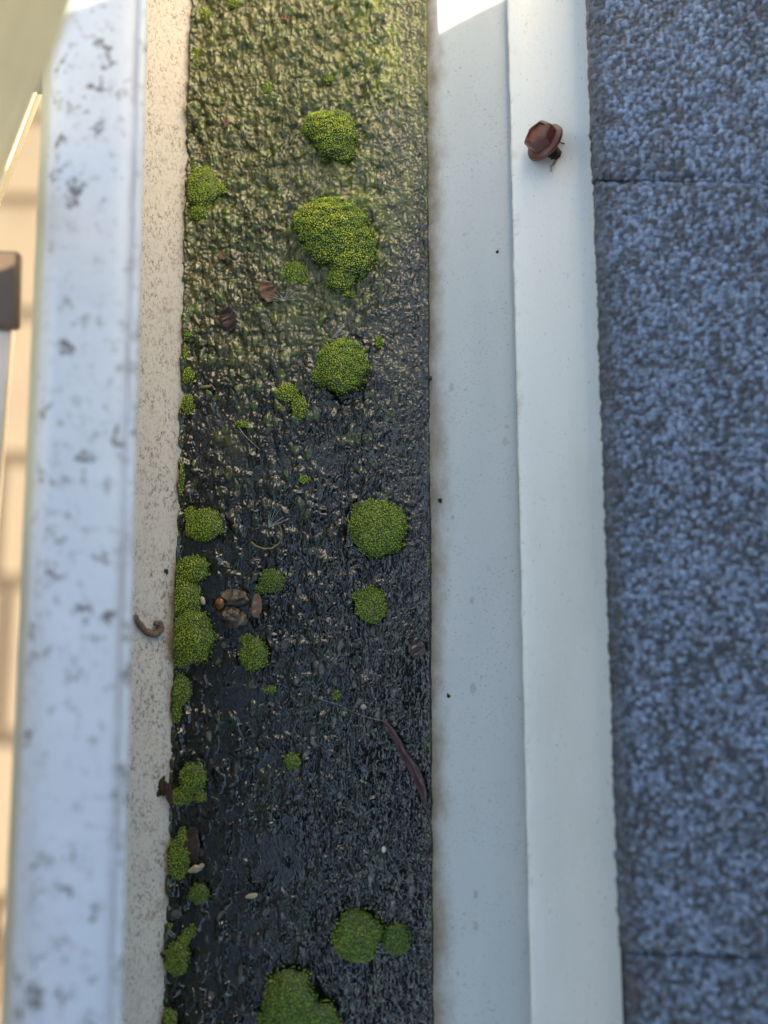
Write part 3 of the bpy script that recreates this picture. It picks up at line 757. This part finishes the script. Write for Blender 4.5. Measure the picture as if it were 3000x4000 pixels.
pebble(768, 3392, 26, 12, 8, .0022, M_SHELL, 'cream shell flake at the tip of the sunken dark leaf', 8, 'shell_flake', 'flake', rot=.4, rag=.5)
pebble(803, 1511, 22, 6, 6, .0026, M_TWIGG, 'yellow-green bud scale on the smooth dark mud near the front wall', 9, 'bud_scale', 'bud', rot=.1)
pebble(624, 3074, 24, 30, 12, wallz(at(624, 3074, .01).x, at(624, 3074, .01).y) + .0010, M_CLUMP, 'dark olive dirt clump on the front wall beside the small reddish leaf', 10, 'dirt_clump', 'dirt', rag=.7)
pebble(618, 3716, 22, 12, 8, wallz(at(618, 3716, .01).x, at(618, 3716, .01).y) + .0006, M_CLUMP, 'rust-brown dirt crumb in the stained notch low on the front wall', 12, 'dirt_clump', 'dirt', rag=.8, rot=-.7)
pebble(650, 2222 + 10, 7, 9, 5, .0100, M_CLUMP, 'tiny dark dirt crumb on the front wall above the curled leaf', 14, 'dirt_clump', 'dirt', rag=.8)
for i, (px, py, lab) in enumerate([(1680, 1479, 'round black grit grain on the stained back wall at mid height'),
                                   (1718, 1955, 'black grit grain on the back wall level with the round moss dome'),
                                   (1943, 985, 'black grit speck on the back wall below the screw'),
                                   (1752, 2718, 'brown grit grain on the back wall above the long leaf')]):
    z = .0030 if px < 1760 else .0085
    pebble(px, py, 7, 8, 6, z, M_CLUMP, lab, 20 + i, 'grit_grain', 'grit', rag=.5, group='grit grains on the back wall')

def fluff(px, py, arms, label, seed, r=.00006):
    random.seed(seed); c = at(px, py, .003); c.z = max(hz(c.x, c.y), 0) + .0012; parts = []
    for (ang, ln) in arms:
        a = math.radians(ang); l = ln * .1175e-3; bend = random.uniform(-.12, .12)
        pts = [c + Vector((math.cos(a + bend * t) * l * t, math.sin(a + bend * t) * l * t, .0012 * math.sin(t * 2.2))) for t in (0, .25, .5, .75, 1)]
        parts.append(tube(pts, r, r * .5, 4))
    parts.append(tube([c + Vector((-.0002, 0, 0)), c, c + Vector((.0002, 0, .0001))], .00018, .00018, 6))
    V, Fs = join(parts)
    put_mesh('seed_fluff', V, Fs, M_FLUFF, label, 'seed fluff', 'white seed fluffs lying on the mud', origin=c)
R_ = random.Random(5)
fluff(1110, 1168, [(a + R_.uniform(-4, 4), R_.uniform(45, 95)) for a in (170, 162, 150, 138, 128, 60, 66, 74, 80, 52, 44, 30, 18, 10, 2, 182)], 'largest white seed fluff spread beside the round brown leaf', 1)
fluff(1296, 1318, [(38, 88), (44, 95), (48, 100), (52, 102), (46, 80), (18, 80), (24, 60)], 'slanted white seed hairs above the yellow-topped dome', 2)
fluff(1244, 725, [(a + R_.uniform(-8, 8), R_.uniform(28, 62)) for a in range(0, 360, 22)], 'star-shaped white seed fluff above the largest moss mound', 3)
fluff(951, 492, [(85, 30), (95, 34), (-80, 46), (-88, 52), (-70, 40), (-100, 50), (-118, 45), (-60, 30)], 'faint white seed fluff on the olive mud left of the highest dome', 4)
fluff(1465, 455, [(12, 68), (16, 72), (22, 60), (18, 50)], 'short bundle of white seed hairs near the back wall at the top', 5)
fluff(1048, 2058, [(85, 62), (78, 70), (70, 75), (62, 78), (40, 70), (32, 82), (24, 88), (18, 92), (92, 50)], 'fan of white seed hairs standing on the curved dark stem', 6)
pts = [at(x, y, .0034) for (x, y) in [(935, 1672), (955, 1700), (985, 1728), (1016, 1757)]]
V, Fs = tube(pts, .00009, .00006, 5); put_mesh('stem', V, Fs, M_FLUFF, 'single thin pale stem on the dark mud at mid gutter', 'stem')
pts = [at(x, y, .0034) for (x, y) in [(982, 2118), (1000, 2132), (1030, 2143), (1062, 2142), (1090, 2122), (1102, 2090), (1096, 2060), (1080, 2040)]]
V, Fs = tube(pts, .00040, .00016, 7); put_mesh('curved_stem', V, Fs, M_TWIGG, 'curved thin stem half sunk in the dark mud under the seed hairs', 'stem')
pts = [at(x, y, .0046) for (x, y) in [(1402, 1945), (1400, 1975), (1394, 2005), (1384, 2035)]]
V, Fs = tube(pts, .0004, .00028, 7); put_mesh('twig', V, Fs, M_TWIG, 'dark twig leaning on the left side of the round moss dome', 'twig')
pts = [at(x, y, .0032) for (x, y) in [(1240, 2728), (1320, 2752), (1400, 2790), (1460, 2808), (1496, 2815)]]
V, Fs = tube(pts, .00004, .00003, 5); put_mesh('plant_hair', V, Fs, M_FLUFF, 'long faint hair leading to the upper tip of the reddish leaf', 'hair')
# small star seed on moss
c = at(1454, 2388, .006); parts = []
for i in range(9):
    a = i * 2 * math.pi / 9; parts.append(tube([c, c + Vector((math.cos(a) * .0011, math.sin(a) * .0011, .0004)), c + Vector((math.cos(a) * .0018, math.sin(a) * .0018, .0001))], .00020, .00010, 5))
V, Fs = join(parts); put_mesh('star_seed', V, Fs, M_LEAFTAN, 'small pinkish star-shaped seed on a moss cushion', 'seed')

# ------------------------------------------------------------------ screw standing out of the drip edge
base = at(2172, 608, .0175); axis = Vector((-.74, .30, .70)).normalized()
scr = empty('screw', base); tag(scr, 'reddish-brown washer-head screw backing out of the white drip edge', 'screw')
za = axis; xa = za.cross(Vector((0, 0, 1))).normalized(); ya_ = za.cross(xa)
def on_axis(rings, k=24, hexed=None):
    V, Fs = [], []
    for (t, r, *hx) in rings:
        for j in range(k):
            a = j * 2 * math.pi / k + .2; rr = r
            if hx: s = math.pi / 3; m = (a % s) - s / 2; rr = r * math.cos(s / 2) / math.cos(m)
            V.append((za * t + (xa * math.cos(a) + ya_ * math.sin(a)) * rr) * 1.07)
    n = len(rings)
    for i in range(n - 1):
        for j in range(k): Fs.append((i * k + j, i * k + (j + 1) % k, (i + 1) * k + (j + 1) % k, (i + 1) * k + j))
    Fs.append(tuple(reversed(range(k)))); Fs.append(tuple((n - 1) * k + j for j in range(k)))
    return V, Fs
def part(name, VF, mat, parent):
    me = mesh_from(name, VF[0], VF[1], True); o = bpy.data.objects.new(name, me); COL.objects.link(o); me.materials.append(mat); o.parent = parent
    bm = bmesh.new(); bm.from_mesh(me); bmesh.ops.recalc_face_normals(bm, faces=bm.faces)
    for e in bm.edges:
        if len(e.link_faces) == 2 and e.calc_face_angle() > .55: e.smooth = False
    bm.to_mesh(me); bm.free(); return o
rg = []
t = -.004
while t < .0085:
    rg += [(t, .0021), (t + .0004, .0028), (t + .0008, .0021)]; t += .0012
part('thread', on_axis(rg), M_RUSTDARK, scr)
part('washer', on_axis([(.0072, .0050), (.0074, .0078), (.0081, .0085), (.0092, .0083), (.0101, .0070), (.0104, .0050)], 32), M_RUST, scr)
part('head', on_axis([(.0100, .0062, 1), (.0104, .0068, 1), (.0142, .0066, 1), (.0152, .0058, 1), (.0155, .0048, 1), (.0146, .0040)], 36), M_RUST, scr)
V, Fs = join([tube([Vector((.0005, -.001, -.0004)), Vector((-.001, -.004, .001)), Vector((-.003, -.0066, .002)), Vector((-.0028, -.0085, .001))], .0007, .0003, 6),
              tube([Vector((.001, -.001, -.0002)), Vector((.003, -.003, .0006)), Vector((.0036, -.0036, .0004))], .0006, .0003, 6)])
part('paint_flake', (V, Fs), M_SHELL, scr)
V, Fs = tube([Vector((-.0028, .0028, .0020)), Vector((.0002, .0050, .0024)), Vector((.0034, .0050, .0016)), Vector((.0052, .0026, .0006)), Vector((.0054, .0000, .0002))], .00030, .00018, 6)
part('swarf', (V, Fs), M_RUSTDARK, scr)

rb = []
for i in range(40):
    a = i * 2 * math.pi / 40
    for (rr, zz) in ((.0030, .0), (.0036, .0007), (.0048, .0010), (.0062, .0006), (.0078, -.0002)):
        rb.append((base.x + math.cos(a) * rr - drip.location.x, base.y + math.sin(a) * rr, base.z - .0006 + zz + math.cos(a) * rr * .12 - drip.location.z))
fb = [(i * 5 + j, ((i + 1) % 40) * 5 + j, ((i + 1) % 40) * 5 + j + 1, i * 5 + j + 1) for i in range(40) for j in range(4)]
hm = mesh_from('screw_hole_rim', rb, fb, True, uv=np.tile([.5, 0], (200, 1)))
hm.materials.append(M_DRIP); ho = bpy.data.objects.new('screw_hole_rim', hm); COL.objects.link(ho); ho.parent = drip
# ------------------------------------------------------------------ ladder rail with brown cap, outside the gutter
lad = empty('ladder', at_d(0, 1300, .43)); tag(lad, 'metal ladder stile with a brown plastic end cap outside the gutter at the left edge', 'ladder')
def prism(name, quad, d0, d1, mat, parent, bev=.004):
    """solid with a top outline given by photo points at depth d0, extruded straight down by d1"""
    top = [at_d(px, py, dd) for (px, py, dd) in quad]
    V = [p - parent.location for p in top] + [p - parent.location - Vector((0, 0, d1)) for p in top]; n = len(top)
    Fs = [tuple(range(n)), tuple(n + j for j in reversed(range(n)))] + [(j, (j + 1) % n + 0, n + (j + 1) % n, n + j)[::-1] for j in range(n)]
    me = mesh_from(name, V, Fs, False); bm = bmesh.new(); bm.from_mesh(me); bmesh.ops.recalc_face_normals(bm, faces=bm.faces)
    bmesh.ops.bevel(bm, geom=list(bm.edges), offset=bev, segments=4, profile=.5, affect='EDGES'); bm.to_mesh(me); bm.free()
    me.polygons.foreach_set('use_smooth', [True] * len(me.polygons))
    o = bpy.data.objects.new(name, me); COL.objects.link(o); me.materials.append(mat); o.parent = parent; return o
prism('end_cap', [(-330, 958, .42), (74, 975, .42), (66, 1282, .42), (-330, 1262, .42)], .42, .007, M_BROWNPL, lad, .003)
prism('rail', [(-320, 1266, .425), (44, 1286, .425), (0, 1830, .425), (-120, 3300, .43), (-480, 3300, .43)], .425, .005, M_ALU, lad, .0015)

# ------------------------------------------------------------------ pale ribbed rail leaning over the top left corner
rib = empty('ribbed_rail', at_d(0, 300, .30)); tag(rib, 'pale cream ribbed rail leaning diagonally across the top left corner, close to the lens', 'rail')
A0, A1 = at_d(330, -260, .165), at_d(-60, 760, .30)            # right-hand edge, near end to far end
B0, B1 = at_d(-520, -260, .165), at_d(-700, 760, .30)
nu = 60; V = []; Fs = []
for i in range(2):
    for j in range(nu + 1):
        u = j / nu; a = (A0, A1)[i]; b = (B0, B1)[i]; p = a.lerp(b, u)
        V.append(p - rib.location + Vector((0, 0, .0034 * math.sin(u * 2 * math.pi * 8.5) + .0012 * math.sin(u * 31))))
for i in range(2):
    for j in range(nu + 1):
        V.append(Vector(V[i * (nu + 1) + j]) + Vector((.000, 0, -.006)))
m = nu + 1
for j in range(nu):
    Fs.append((j, j + 1, m + j + 1, m + j)); Fs.append((2 * m + j, 3 * m + j, 3 * m + j + 1, 2 * m + j + 1))
    Fs.append((j, 2 * m + j, 2 * m + j + 1, j + 1)); Fs.append((m + j, m + j + 1, 3 * m + j + 1, 3 * m + j))
Fs.append((0, m, 3 * m, 2 * m)); Fs.append((m - 1, 3 * m - 1, 4 * m - 1, 2 * m - 1))
part('ribbed_face', (V, Fs), M_PALE, rib)
def bar(name, a0, a1, b0, b1, th, mat):
    P = [a0, b0, b1, a1]; V = [p - rib.location for p in P] + [p - rib.location - Vector((0, 0, th)) for p in P]
    Fs = [(0, 1, 2, 3), (7, 6, 5, 4), (0, 4, 5, 1), (1, 5, 6, 2), (2, 6, 7, 3), (3, 7, 4, 0)]
    return part(name, (V, Fs), mat, rib)
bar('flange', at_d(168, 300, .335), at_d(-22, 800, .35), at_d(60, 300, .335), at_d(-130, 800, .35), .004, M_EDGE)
bar('shaded_flange_strip', at_d(262, 90, .30), at_d(170, 345, .334), at_d(215, 90, .30), at_d(100, 345, .334), .004, M_FLANGE_SHADE)  # stretch of flange in shade, painted as a separate dark strip

# ------------------------------------------------------------------ paving far below, ground to the horizon
GZ = -2.45
bpy.context.view_layer.update()
gm = mesh_from('ground', [(-60, -60, GZ - .04), (60, -60, GZ - .04), (60, 60, GZ - .04), (-60, 60, GZ - .04)], [(0, 1, 2, 3)], False)
g = link('ground', gm, M_GROUND); tag(g, kind='structure')
pm = mesh_from('paving_bed', [(-3.2, -3.5, GZ - .018), (-.6, -3.5, GZ - .018), (-.6, 4.5, GZ - .018), (-3.2, 4.5, GZ - .018)], [(0, 1, 2, 3)], False)
tag(link('paving_bed', pm, M_SOIL), kind='structure')
random.seed(9); V = []; Fs = []
yy = -3.4
while yy < 4.3:
    hgt = random.choice((.30, .42, .52)); xx = -3.1 + random.uniform(0, .2)
    while xx < -.7:
        wd = random.choice((.34, .46)); x2 = min(xx + wd, -.65); y2 = yy + hgt; o = len(V); b = .012; dz = random.uniform(-.003, .003)
        for (z, i_) in ((GZ - .03, 0), (GZ - .006 + dz, 0), (GZ + dz, b)):
            V += [(xx + i_, yy + i_, z), (x2 - i_, yy + i_, z), (x2 - i_, y2 - i_, z), (xx + i_, y2 - i_, z)]
        for r in (0, 4):
            for j in range(4): Fs.append((o + r + j, o + r + (j + 1) % 4, o + r + 4 + (j + 1) % 4, o + r + 4 + j))
        Fs.append((o + 8, o + 9, o + 10, o + 11)); xx = x2 + .04
    yy += hgt + .05
tag(link('paving', mesh_from('paving', V, Fs, False), M_PAVE), kind='structure')
# house wall under the eave
V = [(.10, -4, GZ - .04), (3, -4, GZ - .04), (3, 4, GZ - .04), (.10, 4, GZ - .04), (.10, -4, -.30), (3, -4, -.30), (3, 4, -.30), (.10, 4, -.30)]
hw = link('house_wall', mesh_from('house_wall', V, [(0, 1, 5, 4), (1, 2, 6, 5), (2, 3, 7, 6), (3, 0, 4, 7), (4, 5, 6, 7)], False), M_SIDING)
tag(hw, 'cream house wall under the eave', 'wall')

# ------------------------------------------------------------------ unseen boarded screen, added only to cast the shade over the gutter
c0 = at(1735, 160, .004); t = .60
cx, cy = c0.x - math.cos(AZ) * t, c0.y - math.sin(AZ) * t
scrn = empty('added_shade_screen', (cx, cy, -.4)); tag(scrn, 'brown boarded screen, unseen, added to shade the gutter', 'screen')
def box(name, x0, x1, y0, y1, z0, z1, mat, parent):
    L = parent.location
    V = [(x - L.x, y - L.y, z - L.z) for z in (z0, z1) for (x, y) in ((x0, y0), (x1, y0), (x1, y1), (x0, y1))]
    return part(name, (V, [(3, 2, 1, 0), (4, 5, 6, 7), (0, 1, 5, 4), (1, 2, 6, 5), (2, 3, 7, 6), (3, 0, 4, 7)]), mat, parent)
z = -.40
for i in range(7):
    box('board', cx - .02, cx, cy - 1.25, cy, z, z + .1385, M_BOARD, scrn); z += .139
for yy in (cy - .62, cy - 1.15):
    box('post', cx - .075, cx - .0205, yy - .03, yy + .03, GZ - .04, z, M_BOARD, scrn)

# ------------------------------------------------------------------ unseen sunlit white wall, added to bounce warm light into the gutter
bounce_wall = empty('added_bounce_wall', (.10, .335, 0)); tag(bounce_wall, 'white clapboard wall, unseen, added to bounce warm sunlight into the gutter', 'added_bounce_wall')
box('corner_board', .094, .130, .322, .352, .02, 1.05, M_BOUNCE, bounce_wall)
for i in range(9):
    box('siding_board', .100 - .004, .124, .3525, 1.3, .03 + i * .113, .03 + (i + 1) * .113 - .002, M_BOUNCE, bounce_wall)

# ------------------------------------------------------------------ unseen dark cloth, added overhead for the wet mud to mirror as black
dark_cloth = empty('added_dark_cloth', (.12, -.3, .50)); tag(dark_cloth, 'dark cloth sheet, unseen, added overhead to darken reflections in the wet mud', 'added_dark_cloth')
box('cloth', -.075, .36, -1.0, .16, .500, .504, M_CLOTH, dark_cloth)
for yy in (-.96, .13):
    box('bar', -.075, .9, yy - .012, yy + .012, .505, .525, M_CLOTH, dark_cloth)
